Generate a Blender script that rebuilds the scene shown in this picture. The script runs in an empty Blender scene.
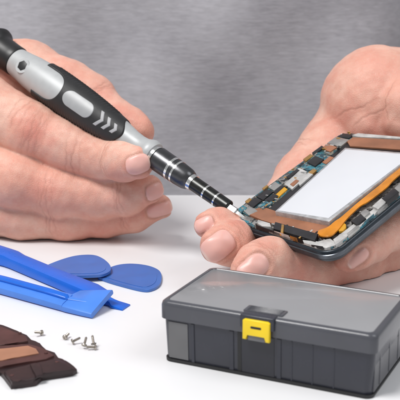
import bpy, bmesh, math, random
import numpy as np
from mathutils import Vector, Matrix
random.seed(7)
S = bpy.context.scene
COL = S.collection
rad = math.radians
# ------------------------------------------------------------------ camera and its maths (mm in camera space, metres in the world)
PIT, FOV, CH = rad(14.3), rad(22.0), 0.126
FP = 200.0/math.tan(FOV/2)
cp, sp = math.cos(PIT), math.sin(PIT)
RV, UV, FV = np.array([1.,0,0]), np.array([0,sp,cp]), np.array([0,cp,-sp])
C0 = np.array([0,0,CH])
def cam(px, py, d):                     # reference pixel + depth (mm) -> camera space mm
    return np.array([(px-200)*d/FP, (200-py)*d/FP, d], float)
def c2w(P):                             # camera mm -> world m
    P = np.asarray(P, float)*.001
    return C0 + P[..., 0:1]*RV + P[..., 1:2]*UV + P[..., 2:3]*FV
def W(px, py, d): return Vector(c2w(cam(px, py, d)))
def T(px, py, z=0.0):                   # where the sight line meets the height z (m)
    r = RV*(px-200)/FP + UV*(200-py)/FP + FV
    t = (z-CH)/r[2]
    return Vector(C0 + r*t)
cd = bpy.data.cameras.new('camera'); co = bpy.data.objects.new('camera', cd); COL.objects.link(co)
co.location = (0,0,CH); co.rotation_euler = (rad(90)-PIT, 0, 0)
cd.sensor_width = 36; cd.lens = 18/math.tan(FOV/2); cd.clip_start = .01; cd.clip_end = 50
cd.dof.use_dof = True; cd.dof.focus_distance = .374; cd.dof.aperture_fstop = cd.lens/2.3
S.camera = co
# ------------------------------------------------------------------ materials
def mat(name, col, rough=.5, metal=0., spec=.5, noise=None, bump=None, coat=0., sss=0., trans=0., ior=1.5):
    m = bpy.data.materials.new(name); m.use_nodes = True
    nt = m.node_tree; b = nt.nodes['Principled BSDF']
    b.inputs['Base Color'].default_value = (*col, 1); b.inputs['Roughness'].default_value = rough
    b.inputs['Metallic'].default_value = metal; b.inputs['Specular IOR Level'].default_value = spec
    b.inputs['Coat Weight'].default_value = coat; b.inputs['Transmission Weight'].default_value = trans
    b.inputs['IOR'].default_value = ior
    tc = nt.nodes.new('ShaderNodeTexCoord')
    if sss:
        b.inputs['Subsurface Weight'].default_value = sss
        b.inputs['Subsurface Radius'].default_value = (1, .4, .25); b.inputs['Subsurface Scale'].default_value = .002
    if noise:                            # (scale, amount, detail)
        n = nt.nodes.new('ShaderNodeTexNoise'); n.inputs['Scale'].default_value = noise[0]; n.inputs['Detail'].default_value = noise[2] if len(noise) > 2 else 4
        r = nt.nodes.new('ShaderNodeMapRange'); r.inputs['From Min'].default_value = .25; r.inputs['From Max'].default_value = .75
        r.inputs['To Min'].default_value = 1-noise[1]; r.inputs['To Max'].default_value = 1+noise[1]
        v = nt.nodes.new('ShaderNodeVectorMath'); v.operation = 'SCALE'; v.inputs[0].default_value = col
        nt.links.new(tc.outputs['Object'], n.inputs['Vector']); nt.links.new(n.outputs['Fac'], r.inputs['Value'])
        nt.links.new(r.outputs[0], v.inputs['Scale']); nt.links.new(v.outputs[0], b.inputs['Base Color'])
        rr = nt.nodes.new('ShaderNodeMapRange'); rr.inputs['To Min'].default_value = max(.02, rough-.08); rr.inputs['To Max'].default_value = min(1, rough+.08)
        nt.links.new(n.outputs['Fac'], rr.inputs['Value']); nt.links.new(rr.outputs[0], b.inputs['Roughness'])
    if bump:                             # (scale, distance m, strength)
        n2 = nt.nodes.new('ShaderNodeTexNoise'); n2.inputs['Scale'].default_value = bump[0]; n2.inputs['Detail'].default_value = 5
        bp = nt.nodes.new('ShaderNodeBump'); bp.inputs['Distance'].default_value = bump[1]; bp.inputs['Strength'].default_value = bump[2]
        nt.links.new(tc.outputs['Object'], n2.inputs['Vector']); nt.links.new(n2.outputs['Fac'], bp.inputs['Height']); nt.links.new(bp.outputs[0], b.inputs['Normal'])
    return m
M = {}
M['table'] = mat('white_laminate', (.78,.78,.795), .40, noise=(14,.022,6), bump=(600,.0002,.12))
M['silver'] = mat('satin_silver', (.43,.44,.445), .46, .15, noise=(300,.05), bump=(3000,.00005,.3))
M['rubber'] = mat('black_rubber', (.012,.012,.013), .55, noise=(500,.2), bump=(2500,.0001,.4))
M['blackgloss'] = mat('black_plastic', (.010,.010,.011), .42, noise=(200,.2))
M['gunmetal'] = mat('gunmetal', (.09,.09,.095), .30, .9, noise=(400,.12), bump=(900,.00003,.3))
M['darkmetal'] = mat('dark_metal', (.045,.046,.045), .28, .85, noise=(400,.12))
M['chrome'] = mat('chrome', (.80,.80,.79), .16, 1., noise=(300,.05))
M['inlay'] = mat('grey_inlay', (.34,.345,.35), .45, .1, noise=(300,.05))
M['chevron'] = mat('grey_print', (.36,.36,.37), .5, noise=(400,.05))
M['blue'] = mat('blue_plastic', (.006,.125,.62), .28, noise=(120,.08), bump=(700,.0001,.15))
M['bluelight'] = mat('pale_blue_plastic', (.06,.215,.70), .30, noise=(120,.08), bump=(700,.0001,.15))
M['bluepick'] = mat('pick_blue_plastic', (.05,.15,.47), .36, noise=(150,.08), bump=(900,.0001,.15))
M['boxlid'] = mat('frosted_grey_plastic', (.275,.275,.285), .20, noise=(22,.13,3), bump=(700,.00008,.25), coat=.2)  # paler lid plastic, with overhead reflection put into its grey
M['boxrim'] = mat('dark_grey_plastic', (.070,.072,.085), .26, noise=(80,.10), bump=(900,.00012,.2))
M['boxbody'] = mat('charcoal_plastic', (.028,.030,.043), .27, noise=(80,.12), bump=(900,.00012,.2))
M['boxpale'] = mat('smoky_plastic', (.15,.15,.155), .30, noise=(45,.3,2), bump=(900,.00015,.25))  # opaque; on the left panel its paler grey stands in for light shining through
M['boxend'] = mat('lit_end_plastic', (.075,.075,.085), .30, noise=(40,.2), bump=(900,.00012,.2))  # paler than the front wall: light through the plastic put into the colour
M['channel'] = mat('shaded_recess_plastic', (.018,.019,.027), .28, noise=(80,.12))  # body plastic darkened to paint the shade inside the latch recess
M['boxdark'] = mat('dark_gap', (.012,.012,.013), .5, noise=(100,.1))
M['yellow'] = mat('yellow_plastic', (.88,.62,.01), .32, noise=(150,.05), bump=(900,.0001,.15))
M['copper'] = mat('copper_film', (.36,.155,.085), .42, .25, noise=(90,.28), bump=(250,.0003,.4))
M['battery'] = mat('white_label', (.63,.64,.675), .42, noise=(60,.02), bump=(120,.0003,.2))
M['batteryfoil'] = mat('foil_edge', (.5,.5,.51), .35, .5, noise=(500,.25), bump=(700,.0003,.5))
M['pcb'] = mat('circuit_green', (.03,.11,.13), .45, noise=(350,.6,6), bump=(900,.0002,.4))
M['pcbblue'] = mat('circuit_blue', (.035,.19,.25), .42, noise=(500,.5,6), bump=(1200,.0002,.4))
M['chip'] = mat('black_chip', (.016,.015,.017), .40, noise=(300,.3), bump=(900,.0001,.3))
M['shield'] = mat('shield_can', (.50,.49,.47), .33, .8, noise=(200,.2), bump=(300,.0002,.3))
M['whiteclip'] = mat('white_gasket', (.50,.49,.48), .4, .2, noise=(300,.3), bump=(600,.0003,.5))
M['gold'] = mat('gold_contact', (.62,.36,.12), .32, .8, noise=(300,.2))
M['orange'] = mat('amber_flex', (.60,.21,.006), .28, noise=(150,.32), bump=(300,.0002,.4), coat=.3)
M['yellowpart'] = mat('yellow_connector', (.60,.30,.02), .40, noise=(200,.1))
M['frame'] = mat('slate_frame', (.022,.030,.040), .30, .3, noise=(250,.25), bump=(500,.0001,.3))
M['bezel'] = mat('bezel_metal', (.10,.11,.125), .28, .8, noise=(250,.25))
M['magnesium'] = mat('magnesium_plate', (.34,.34,.34), .42, .6, noise=(300,.3), bump=(500,.0003,.5))
M['brown'] = mat('brown_plastic', (.022,.009,.010), .45, noise=(140,.35), bump=(400,.0003,.4))
M['brownmid'] = mat('worn_brown_plastic', (.070,.026,.024), .5, noise=(140,.35), bump=(400,.0003,.4))
M['copperpad'] = mat('dull_copper_pad', (.42,.20,.12), .5, .15, noise=(120,.15), bump=(500,.0002,.3))
def mosaic(m, sc, cols, bumpd=.00025):
    # a patchwork of small rectangles of the given colours: traces, pads and part bodies printed on a board
    nt = m.node_tree; b = nt.nodes['Principled BSDF']; N = nt.nodes.new; L = nt.links.new
    tc = N('ShaderNodeTexCoord'); mp = N('ShaderNodeMapping'); mp.inputs['Rotation'].default_value = (.5,.35,.6); L(tc.outputs['Object'], mp.inputs['Vector'])
    v = N('ShaderNodeTexVoronoi'); v.distance = 'CHEBYCHEV'; v.inputs['Scale'].default_value = sc; L(mp.outputs[0], v.inputs['Vector'])
    sp_ = N('ShaderNodeSeparateColor'); L(v.outputs['Color'], sp_.inputs[0])
    r = N('ShaderNodeValToRGB'); r.color_ramp.interpolation = 'CONSTANT'; e = r.color_ramp.elements
    while len(e) < len(cols): e.new(.5)
    for i, c in enumerate(cols): e[i].position = i/len(cols); e[i].color = (*c, 1)
    L(sp_.outputs[0], r.inputs[0]); L(r.outputs[0], b.inputs['Base Color'])
    bp = N('ShaderNodeBump'); bp.inputs['Distance'].default_value = bumpd; bp.inputs['Strength'].default_value = .6
    L(sp_.outputs[1], bp.inputs['Height']); L(bp.outputs[0], b.inputs['Normal'])
mosaic(M['pcb'], 800, [(.02,.06,.07),(.03,.10,.12),(.015,.015,.018),(.10,.09,.08),(.03,.13,.16),(.20,.17,.13),(.02,.05,.06)])
mosaic(M['pcbblue'], 950, [(.04,.13,.17),(.03,.09,.12),(.06,.18,.22),(.02,.05,.07),(.03,.19,.25),(.22,.22,.2)])
mosaic(M['magnesium'], 600, [(.22,.21,.20),(.30,.29,.28),(.14,.13,.12),(.36,.35,.34),(.05,.05,.05)])
M['screw'] = mat('screw_steel', (.40,.36,.32), .34, .8, noise=(800,.25))
M['tablelegs'] = mat('grey_steel', (.3,.3,.31), .4, .6, noise=(50,.05))

def skin_mat():
    m = bpy.data.materials.new('skin'); m.use_nodes = True; nt = m.node_tree; b = nt.nodes['Principled BSDF']
    L = nt.links.new; N = nt.nodes.new
    def attr(n):
        a = N('ShaderNodeAttribute'); a.attribute_name = n; return a.outputs['Fac']
    def mix(f, a, c):
        x = N('ShaderNodeMix'); x.data_type = 'RGBA'
        L(f, x.inputs[0])
        for s, v in ((x.inputs[6], a), (x.inputs[7], c)):
            if isinstance(v, tuple): s.default_value = (*v, 1)
            else: L(v, s)
        return x.outputs[2]
    tc = N('ShaderNodeTexCoord')
    def noise(sc, det=4, ro=.5):
        n = N('ShaderNodeTexNoise'); n.inputs['Scale'].default_value = sc; n.inputs['Detail'].default_value = det; n.inputs['Roughness'].default_value = ro
        L(tc.outputs['Object'], n.inputs['Vector']); return n.outputs['Fac']
    def rng(v, a, c, lo, hi):
        r = N('ShaderNodeMapRange'); r.inputs['From Min'].default_value = a; r.inputs['From Max'].default_value = c
        r.inputs['To Min'].default_value = lo; r.inputs['To Max'].default_value = hi; L(v, r.inputs['Value']); return r.outputs[0]
    base = mix(rng(noise(60, 6, .65), .36, .66, 0, 1), (.68,.345,.262), (.77,.50,.40))
    base = mix(rng(noise(210, 5, .65), .42, .72, 0, .5), base, (.63,.255,.19))
    base = mix(rng(noise(24, 3, .5), .45, .70, 0, .45), base, (.69,.325,.25))
    base = mix(rng(noise(900, 3, .6), .5, .8, 0, .22), base, (.74,.54,.43))
    base = mix(attr('red'), base, (.62,.185,.14))
    base = mix(attr('line'), base, (.40,.17,.12))
    base = mix(attr('nail'), base, mix(attr('tip'), (.73,.42,.37), (.78,.58,.50)))
    L(base, b.inputs['Base Color'])
    b.inputs['Subsurface Weight'].default_value = .35
    b.inputs['Subsurface Radius'].default_value = (1, .35, .2); b.inputs['Subsurface Scale'].default_value = .0016
    ro = N('ShaderNodeMix'); ro.data_type = 'FLOAT'; L(attr('nail'), ro.inputs[0])
    L(rng(noise(300), .3, .7, .44, .56), ro.inputs[2]); ro.inputs[3].default_value = .34
    L(ro.outputs[0], b.inputs['Roughness']); b.inputs['Specular IOR Level'].default_value = .42
    # skin relief: fine cells with soft wandering lines
    vo = N('ShaderNodeTexVoronoi'); vo.feature = 'DISTANCE_TO_EDGE'; vo.inputs['Scale'].default_value = 1550
    wn = N('ShaderNodeTexNoise'); wn.inputs['Scale'].default_value = 400; L(tc.outputs['Object'], wn.inputs['Vector'])
    vm = N('ShaderNodeVectorMath'); vm.operation = 'MULTIPLY_ADD'; L(wn.outputs['Color'], vm.inputs[0]); vm.inputs[1].default_value = (.0012,)*3; L(tc.outputs['Object'], vm.inputs[2])
    L(vm.outputs[0], vo.inputs['Vector'])
    cells = rng(vo.outputs['Distance'], 0, .22, 0, 1)
    add = N('ShaderNodeMath'); add.operation = 'MULTIPLY_ADD'; L(noise(520, 5, .65), add.inputs[0]); add.inputs[1].default_value = 2.2; L(cells, add.inputs[2])
    bp = N('ShaderNodeBump'); bp.inputs['Distance'].default_value = .00008
    inv = N('ShaderNodeMath'); inv.operation = 'MULTIPLY_ADD'; L(attr('nail'), inv.inputs[0]); inv.inputs[1].default_value = -.55; inv.inputs[2].default_value = .6
    L(inv.outputs[0], bp.inputs['Strength']); L(add.outputs[0], bp.inputs['Height']); L(bp.outputs[0], b.inputs['Normal'])
    return m
M['skin'] = skin_mat()
def shirt_mat():
    m = bpy.data.materials.new('heathered_cotton'); m.use_nodes = True; nt = m.node_tree; b = nt.nodes['Principled BSDF']
    L = nt.links.new; N = nt.nodes.new
    tc = N('ShaderNodeTexCoord')
    def noise(scale, det, sc):
        mp = N('ShaderNodeMapping'); mp.inputs['Scale'].default_value = scale; L(tc.outputs['Object'], mp.inputs['Vector'])
        n = N('ShaderNodeTexNoise'); n.inputs['Scale'].default_value = sc; n.inputs['Detail'].default_value = det; n.inputs['Roughness'].default_value = .6
        L(mp.outputs[0], n.inputs['Vector']); return n.outputs['Fac']
    def ramp(v, pts):
        r = N('ShaderNodeValToRGB'); e = r.color_ramp.elements
        e[0].position, e[0].color = pts[0][0], (*pts[0][1], 1); e[1].position, e[1].color = pts[1][0], (*pts[1][1], 1)
        L(v, r.inputs[0]); return r.outputs[0]
    def mixf(f, a, c, mode='MIX'):
        x = N('ShaderNodeMix'); x.data_type = 'RGBA'; x.blend_type = mode; x.inputs[0].default_value = f; L(a, x.inputs[6]); L(c, x.inputs[7]); return x.outputs[2]
    st = ramp(noise((7, 7, 13), 4, 2.6), [(.30, (.365,.360,.390)), (.70, (.425,.420,.448))])
    fi = ramp(noise((75, 75, 230), 4, 2.0), [(.28, (.86,.86,.86)), (.72, (1.10,1.10,1.10))])
    br = ramp(noise((3, 3, 9), 3, 3.0), [(.3, (.96,.96,.965)), (.7, (1.05,1.05,1.05))])
    c = mixf(1.0, st, fi, 'MULTIPLY'); c = mixf(1.0, c, br, 'MULTIPLY')
    L(c, b.inputs['Base Color']); b.inputs['Roughness'].default_value = .9; b.inputs['Specular IOR Level'].default_value = .1
    b.inputs['Sheen Weight'].default_value = .25
    bp = N('ShaderNodeBump'); bp.inputs['Distance'].default_value = .0012; bp.inputs['Strength'].default_value = .22
    L(noise((60, 60, 330), 4, 2.0), bp.inputs['Height']); L(bp.outputs[0], b.inputs['Normal'])
    return m
M['shirt'] = shirt_mat()
# ------------------------------------------------------------------ object helpers (all geometry is given in world metres)
def thing(name, loc, label, cat, group=None):
    o = bpy.data.objects.new(name, None); o.empty_display_size = .01; COL.objects.link(o)
    o.location = loc; o['label'] = label; o['category'] = cat
    if group: o['group'] = group
    return o
def origin_of(o):
    v = Vector((0,0,0))
    while o is not None: v = v + Vector(o.location); o = o.parent
    return v
def smooth(me, ang=35):
    me.polygons.foreach_set('use_smooth', [True]*len(me.polygons))
    try: me.set_sharp_from_angle(angle=rad(ang))
    except Exception: pass
def link(name, bm, m, parent=None, ang=35, loc=None):
    base = origin_of(parent) if parent else Vector(loc or (0,0,0))
    bmesh.ops.translate(bm, verts=bm.verts, vec=-base)
    bmesh.ops.recalc_face_normals(bm, faces=bm.faces)
    me = bpy.data.meshes.new(name); bm.to_mesh(me); bm.free()
    me.materials.append(m); smooth(me, ang)
    o = bpy.data.objects.new(name, me); COL.objects.link(o)
    if parent: o.parent = parent
    else: o.location = base
    return o
def frame(o, x, y, z, s=.001):          # local mm -> world m
    m = Matrix.Identity(4)
    for i, a in enumerate((x, y, z)):
        a = Vector(a)*s
        for r in range(3): m[r][i] = a[r]
    for r in range(3): m[r][3] = o[r]
    return m
def box(bm, lo, hi, F=Matrix.Scale(.001, 4), bev=0, seg=2):
    b2 = bmesh.new(); r = bmesh.ops.create_cube(b2, size=1)
    for v in b2.verts: v.co = Vector(((lo[i]+hi[i])/2 + v.co[i]*(hi[i]-lo[i]) for i in range(3)))
    if bev: bmesh.ops.bevel(b2, geom=b2.edges[:], offset=bev, segments=seg, affect='EDGES', profile=.5)
    merge(bm, b2, F)
def merge(bm, b2, F):
    mp = {v: bm.verts.new(F @ v.co) for v in b2.verts}
    for f in b2.faces:
        try: bm.faces.new([mp[v] for v in f.verts])
        except ValueError: pass
    b2.free()
def prism(bm, pts, z0, z1, F=Matrix.Scale(.001, 4), bev=0, seg=2, zf=None):
    b2 = bmesh.new()
    a = sum(pts[i][0]*pts[(i+1) % len(pts)][1]-pts[(i+1) % len(pts)][0]*pts[i][1] for i in range(len(pts)))
    if a < 0: pts = pts[::-1]
    zf = zf or (lambda x, y: 0)
    lo = [b2.verts.new((x, y, z0+zf(x, y))) for x, y in pts]; hi = [b2.verts.new((x, y, z1+zf(x, y))) for x, y in pts]
    n = len(pts); ft = b2.faces.new(hi); b2.faces.new(lo[::-1])
    for i in range(n): b2.faces.new((lo[i], lo[(i+1) % n], hi[(i+1) % n], hi[i]))
    if bev: bmesh.ops.bevel(b2, geom=[e for e in ft.edges], offset=bev, segments=seg, affect='EDGES', profile=.5)
    merge(bm, b2, F)
def loft(bm, rings, F=Matrix.Identity(4), cap=True):
    vs = [[bm.verts.new(F @ Vector(p)) for p in r] for r in rings]; n = len(rings[0])
    for a, b in zip(vs[:-1], vs[1:]):
        for i in range(n): bm.faces.new((a[i], a[(i+1) % n], b[(i+1) % n], b[i]))
    if cap: bm.faces.new(vs[0][::-1]); bm.faces.new(vs[-1])
def lathe(bm, prof, F, n=64):           # prof: (s, r) along local x
    rings = []
    for s, r in prof:
        rings.append([(s, r*math.cos(2*math.pi*i/n), r*math.sin(2*math.pi*i/n)) for i in range(n)])
    loft(bm, rings, F)
def rrect(x0, y0, x1, y1, r, n=6):
    o = []
    for cx, cy, a in ((x1-r, y0+r, -90), (x1-r, y1-r, 0), (x0+r, y1-r, 90), (x0+r, y0+r, 180)):
        for i in range(n+1):
            t = rad(a+90*i/n); o.append((cx+r*math.cos(t), cy+r*math.sin(t)))
    return o
def catmull(pts, k=6):
    o = []; n = len(pts)
    for i in range(n):
        p0, p1, p2, p3 = [Vector(pts[(i+j-1) % n]) for j in range(4)]
        for s in range(k):
            t = s/k
            o.append(tuple(.5*((2*p1)+(-p0+p2)*t+(2*p0-5*p1+4*p2-p3)*t*t+(-p0+3*p1-3*p2+p3)*t**3)))
    return o
# ------------------------------------------------------------------ implicit surfaces for the person
def smin(a, b, k):
    h = np.clip(.5+.5*(b-a)/k, 0, 1)
    return b*(1-h)+a*h-k*h*(1-h)
class Cone:
    def __init__(s, a, b, ra, rb): s.a, s.b, s.ra, s.rb = np.array(a, np.float32), np.array(b, np.float32), ra, rb
    def __call__(s, P):
        ba = s.b-s.a; l2 = float(ba@ba)
        t = ((P[0]-s.a[0])*ba[0]+(P[1]-s.a[1])*ba[1]+(P[2]-s.a[2])*ba[2])/l2
        t = np.clip(t, 0, 1)
        d = np.sqrt((P[0]-s.a[0]-t*ba[0])**2+(P[1]-s.a[1]-t*ba[1])**2+(P[2]-s.a[2]-t*ba[2])**2)
        return d-(s.ra+(s.rb-s.ra)*t)
class Chain:                             # px, py, depth, radius px
    def __init__(s, pts, k=3.0):
        q = [(cam(x, y, d), r*d/FP) for x, y, d, r in pts]; s.k = k
        s.c = [Cone(a[0], b[0], a[1], b[1]) for a, b in zip(q[:-1], q[1:])]
    def __call__(s, P):
        v = s.c[0](P)
        for c in s.c[1:]: v = smin(v, c(P), s.k)
        return v
class Blob:
    def __init__(s, px, py, d, r, sc=(1,1,1)): s.c = cam(px, py, d); s.r = r*d/FP; s.s = sc
    def __call__(s, P):
        return (np.sqrt(sum(((P[i]-s.c[i])/s.s[i])**2 for i in range(3)))-s.r)*min(s.s)
class Hand:
    def __init__(s, palm, fingers, kp=8., kf=.9, ks=None):
        s.palm, s.f, s.kp, s.kf, s.ks = palm, fingers, kp, kf, ks or [kp]*len(fingers)
    def __call__(s, P):
        p = s.palm[0](P)
        for q in s.palm[1:]: p = smin(p, q(P), s.kp)
        v = None
        for f, k in zip(s.f, s.ks):
            w = smin(p, f(P), k); v = w if v is None else smin(v, w, s.kf)
        w = -(CH*1000 + P[1]*cp - P[2]*sp - .3)          # rests on, never under, the table top
        return np.maximum(v, w)
def surface_net(fn, lo, hi, h):
    n = [int((hi[i]-lo[i])/h)+2 for i in range(3)]
    ax = [lo[i]+h*np.arange(n[i], dtype=np.float32) for i in range(3)]
    V = np.empty(n, np.float32); step = 24
    for i in range(0, n[0], step):
        P = np.meshgrid(ax[0][i:i+step], ax[1], ax[2], indexing='ij'); V[i:i+step] = fn(P)
    s = V < 0
    cnt = np.zeros([k-1 for k in n], np.int8); off = [(a, b, c) for a in (0,1) for b in (0,1) for c in (0,1)]
    sl = lambda o: tuple(slice(o[i], n[i]-1+o[i]) for i in range(3))
    for o in off: cnt += s[sl(o)]
    act = (cnt > 0) & (cnt < 8); I = np.argwhere(act)
    idx = -np.ones(act.shape, np.int64); idx[act] = np.arange(len(I))
    acc = np.zeros((len(I), 3)); c = np.zeros(len(I))
    val = {o: V[I[:,0]+o[0], I[:,1]+o[1], I[:,2]+o[2]] for o in off}
    for o in off:
        for a in range(3):
            if o[a] == 0:
                q = list(o); q[a] = 1; q = tuple(q); A, B = val[o], val[q]; m = (A < 0) != (B < 0)
                t = np.where(m, A/np.where(m, A-B, 1), 0); p = np.tile(np.array(o, float), (len(I), 1)); p[:, a] += t
                acc[m] += p[m]; c[m] += 1
    verts = np.array(lo)+h*(I+acc/c[:, None])
    faces = []
    for a in range(3):
        u, v = (a+1) % 3, (a+2) % 3
        A = s[tuple(slice(0, n[i]-1) if i == a else slice(1, n[i]-1) for i in range(3))]
        B = s[tuple(slice(1, n[i]) if i == a else slice(1, n[i]-1) for i in range(3))]
        for flip, m in ((0, A & ~B), (1, ~A & B)):
            J = np.argwhere(m)
            if not len(J): continue
            J[:, u] += 1; J[:, v] += 1
            def at(du, dv):
                K = J.copy(); K[:, u] -= du; K[:, v] -= dv; return idx[K[:,0], K[:,1], K[:,2]]
            q = [at(1,1), at(0,1), at(0,0), at(1,0)]
            if flip: q = q[::-1]
            faces.append(np.stack(q, 1))
    return verts, np.concatenate(faces)
def grad(fn, P, e=.15):
    P = np.asarray(P, np.float64); g = []
    for a in range(3):
        d = np.zeros(3); d[a] = e
        g.append(fn((P+d).T)-fn((P-d).T))
    g = np.stack(g, -1); return g/np.maximum(np.linalg.norm(g, axis=-1, keepdims=True), 1e-9)
def hit(fn, px, py, d0=330.):
    r = cam(px, py, 1.); r /= np.linalg.norm(r); t = d0
    for _ in range(300):
        v = float(fn((r*t).reshape(3, 1))[0]); t += v*.7
        if abs(v) < .01 or t > 600: break
    return r*t
def detail(fn, V, nails, creases, reds):
    Nn = grad(fn, V); z = np.zeros(len(V)); nail = z.copy(); tip = z.copy(); red = z.copy(); line = z.copy(); disp = z.copy()
    w = lambda f, a, b, c: np.sin(V@np.array([a,b,c])*f)
    disp += .32*w(.21,.8,.5,.4)*w(.17,-.3,.9,.5)+.12*(w(.55,1,.4,.3)*w(.5,.2,1,-.4)+.7*w(1.1,-.5,.8,.6)*w(.9,.7,.3,1))
    for px, py, dx, dy, a, b in nails:
        c = hit(fn, px, py); n = grad(fn, c[None])[0]; sc = FP/c[2]
        c2 = hit(fn, px+dx, py+dy); u = c2-c; u -= n*(u@n); u /= np.linalg.norm(u); v = np.cross(n, u)
        q = V-c; uu, vv, nn = q@u/(a/sc), q@v/(b/sc), q@n
        near = (np.abs(nn) < 7) & (Nn@n > -.15)
        e = (np.abs(uu)**3.2+np.abs(vv)**2.6)**(1/2.9)
        dist = (e-1)*min(a, b)/sc                        # mm outside the rim
        ins = np.where(near, np.clip(.5-dist/.35, 0, 1), 0)
        um, vm = q@u, q@v; tgt = -vm**2/(2*1.3*b/sc)-um**2/(2*20.)     # the plate is flatter than the flesh under it
        disp += ins*np.clip((tgt-nn)*np.clip(Nn@n, 0, 1)*.75, -.9, 1.0)
        rim = np.where(near, np.exp(-((dist-.15)/.42)**2), 0)
        fold = np.where(near, np.exp(-((dist-1.2)/.7)**2), 0)*(uu < .75)
        disp += .10*ins-.40*rim*np.where(uu > .6, .5, 1)+.26*fold
        nail = np.maximum(nail, ins); tip = np.maximum(tip, ins*np.clip((uu-.80-.06*vv*vv)/.12, 0, 1)); line = np.maximum(line, .42*rim); red = np.maximum(red, .22*fold)
        red = np.maximum(red, np.where(near, .12*np.exp(-(np.maximum(dist, 0)/3)**2), 0))
    for px, py, dx, dy, R, A, offs in creases:
        c = hit(fn, px, py); n = grad(fn, c[None])[0]; u = hit(fn, px+dx*.1, py+dy*.1)-c; u -= n*(u@n); u /= np.linalg.norm(u); v = np.cross(n, u)
        q = V-c; s, t = q@u, q@v; f = np.exp(-((q*q).sum(1)/R**2)**2)
        for o, am in offs:
            g = np.exp(-((s-o+.5*np.sin(t*.45+o)+.18*np.sin(t*1.7+o*3))/.38)**2)*f*am
            disp -= A*g; line = np.maximum(line, .45*g)
    for px, py, R, A in reds:
        c = hit(fn, px, py); q = V-c; red = np.maximum(red, A*np.exp(-(q*q).sum(1)/R**2))
    return V+Nn*disp[:, None], nail, red, line, tip

# ------------------------------------------------------------------ person
LH = Hand(
    palm=[Chain([(-130,70,500,60),(-75,95,462,46),(-20,165,452,40)], 12), Chain([(-110,130,490,55),(-60,190,462,42)], 12),
          Chain([(-360,40,600,62),(-230,60,545,56),(-130,90,490,60)], 14)],
    fingers=[
        Chain([(-75,76,452,40),(-20,105,442,32),(32,131,436,27.5),(66,145,434,26),(84,151,432,23.5),(103,157,428,22.5),(122,160.5,418,20),(137.5,163,411,16.3)], 4),
        Chain([(-60,150,452,36),(18,180,437,29),(60,192,436,25.5),(98,196,434,22),(126,195,430,19),(150,189.5,427,13.5)], 4),
        Chain([(-50,200,456,30),(24,217,443,22),(70,218,442,21.5),(105,217.5,442,18.5),(135,214,440,16.5),(160,207,437,12.5)], 4),
        Chain([(-50,212,460,24),(14,225,449,14.5),(70,226,452,13),(112,222,455,10)], 4),
        Chain([(-110,60,510,50),(-20,70,478,38),(25,75,466,34),(66,90,456,29),(90,102,451,25.5),(110,115,444,18.6),(120,121,441,16.6),(130,127,438,16.6),(139,132,435,14.5)], 5)],
    ks=[8,8,8,6,10])
RH = Hand(
    palm=[Chain([(352,168,462,34),(410,150,468,60)], 12), Chain([(345,270,400,22),(372,248,412,28),(412,205,436,46)], 12),
          Chain([(410,150,468,60),(480,140,490,60),(600,110,560,62)], 14)],
    fingers=[
        Chain([(206.5,225.5,388,12.5),(219,225,392,15.5),(236,230,400,17),(266,226,420,20),(302,181,444,27),(345,140,462,40)], 4),
        Chain([(217.5,246.5,376,17),(230,243,382,21.5),(245,241,392,20.5),(285,247,408,22),(340,220,424,25)], 4),
        Chain([(248,272,362,18.5),(259,264,365,20.5),(270,259.5,370,21),(292,266,378,22.5),(315,271,384,22),(360,262,398,24)], 4),
        Chain([(347,260,376,12),(357,253,379,15),(372,243,387,18),(396,228,398,21),(425,208,415,26)], 4),
        Chain([(378,104,459,58),(425,112,466,62)], 6),
        Chain([(354,117,447,13),(368,126,443,16),(392,138,443,20)], 5),
        Chain([(403,78,444,14),(402,102,434,18),(398,124,434,16)], 4)],
    ks=[8,7,6,6,10,9,6], kf=2.4)
lv, lf = surface_net(LH, (-165,-30,395), (-4,72,500), .5)
lv, lnail, lred, lline, ltip = detail(LH, lv,
    nails=[(138,165,8,-2.5,12,10), (156.5,193,6,-4,9.5,9), (159.5,211.5,8,-3,12.5,7.5)],
    creases=[(101,157,1,.25,8.5,.16,((-2.2,.5),(-.8,1),(.7,.8),(2.0,.5))), (117,197,1,-.08,7,.16,((-1.8,.6),(-.3,1),(1.2,.8))),
             (122,217,1,-.15,6,.14,((-1.2,.8),(.3,1),(1.5,.5))), (34,133,1,.45,11,.10,((-4,.6),(-2,.8),(0,1),(2,.7),(4,.5))),
             (45,190,1,.2,9,.10,((-3,.6),(-1,1),(1,.8),(3,.5))), (50,220,1,.05,7,.08,((-2,.8),(0,1),(2,.6))), (100,88,.7,.7,7,.22,((-1.5,.8),(0,1),(1.5,.6))),
             (70,158,1,.2,9,.07,((-2,.8),(1,1),(4,.6))), (20,110,1,.5,9,.08,((-3,.7),(0,1),(3,.7)))],
    reds=[(34,132,7.5,.62), (48,140,4,.45), (22,120,6,.35), (44,192,7,.35), (55,221,6,.3), (100,92,7,.45), (118,110,5,.35), (130,118,6,.25), (149,172,4,.25), (112,199,6,.22), (165,200,4,.3), (142,178,5,.4), (120,178,7,.3), (60,212,9,.3), (90,236,12,.3), (60,60,8,.25)])
rv, rf = surface_net(RH, (-10,-48,340), (108,68,500), .5)
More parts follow.
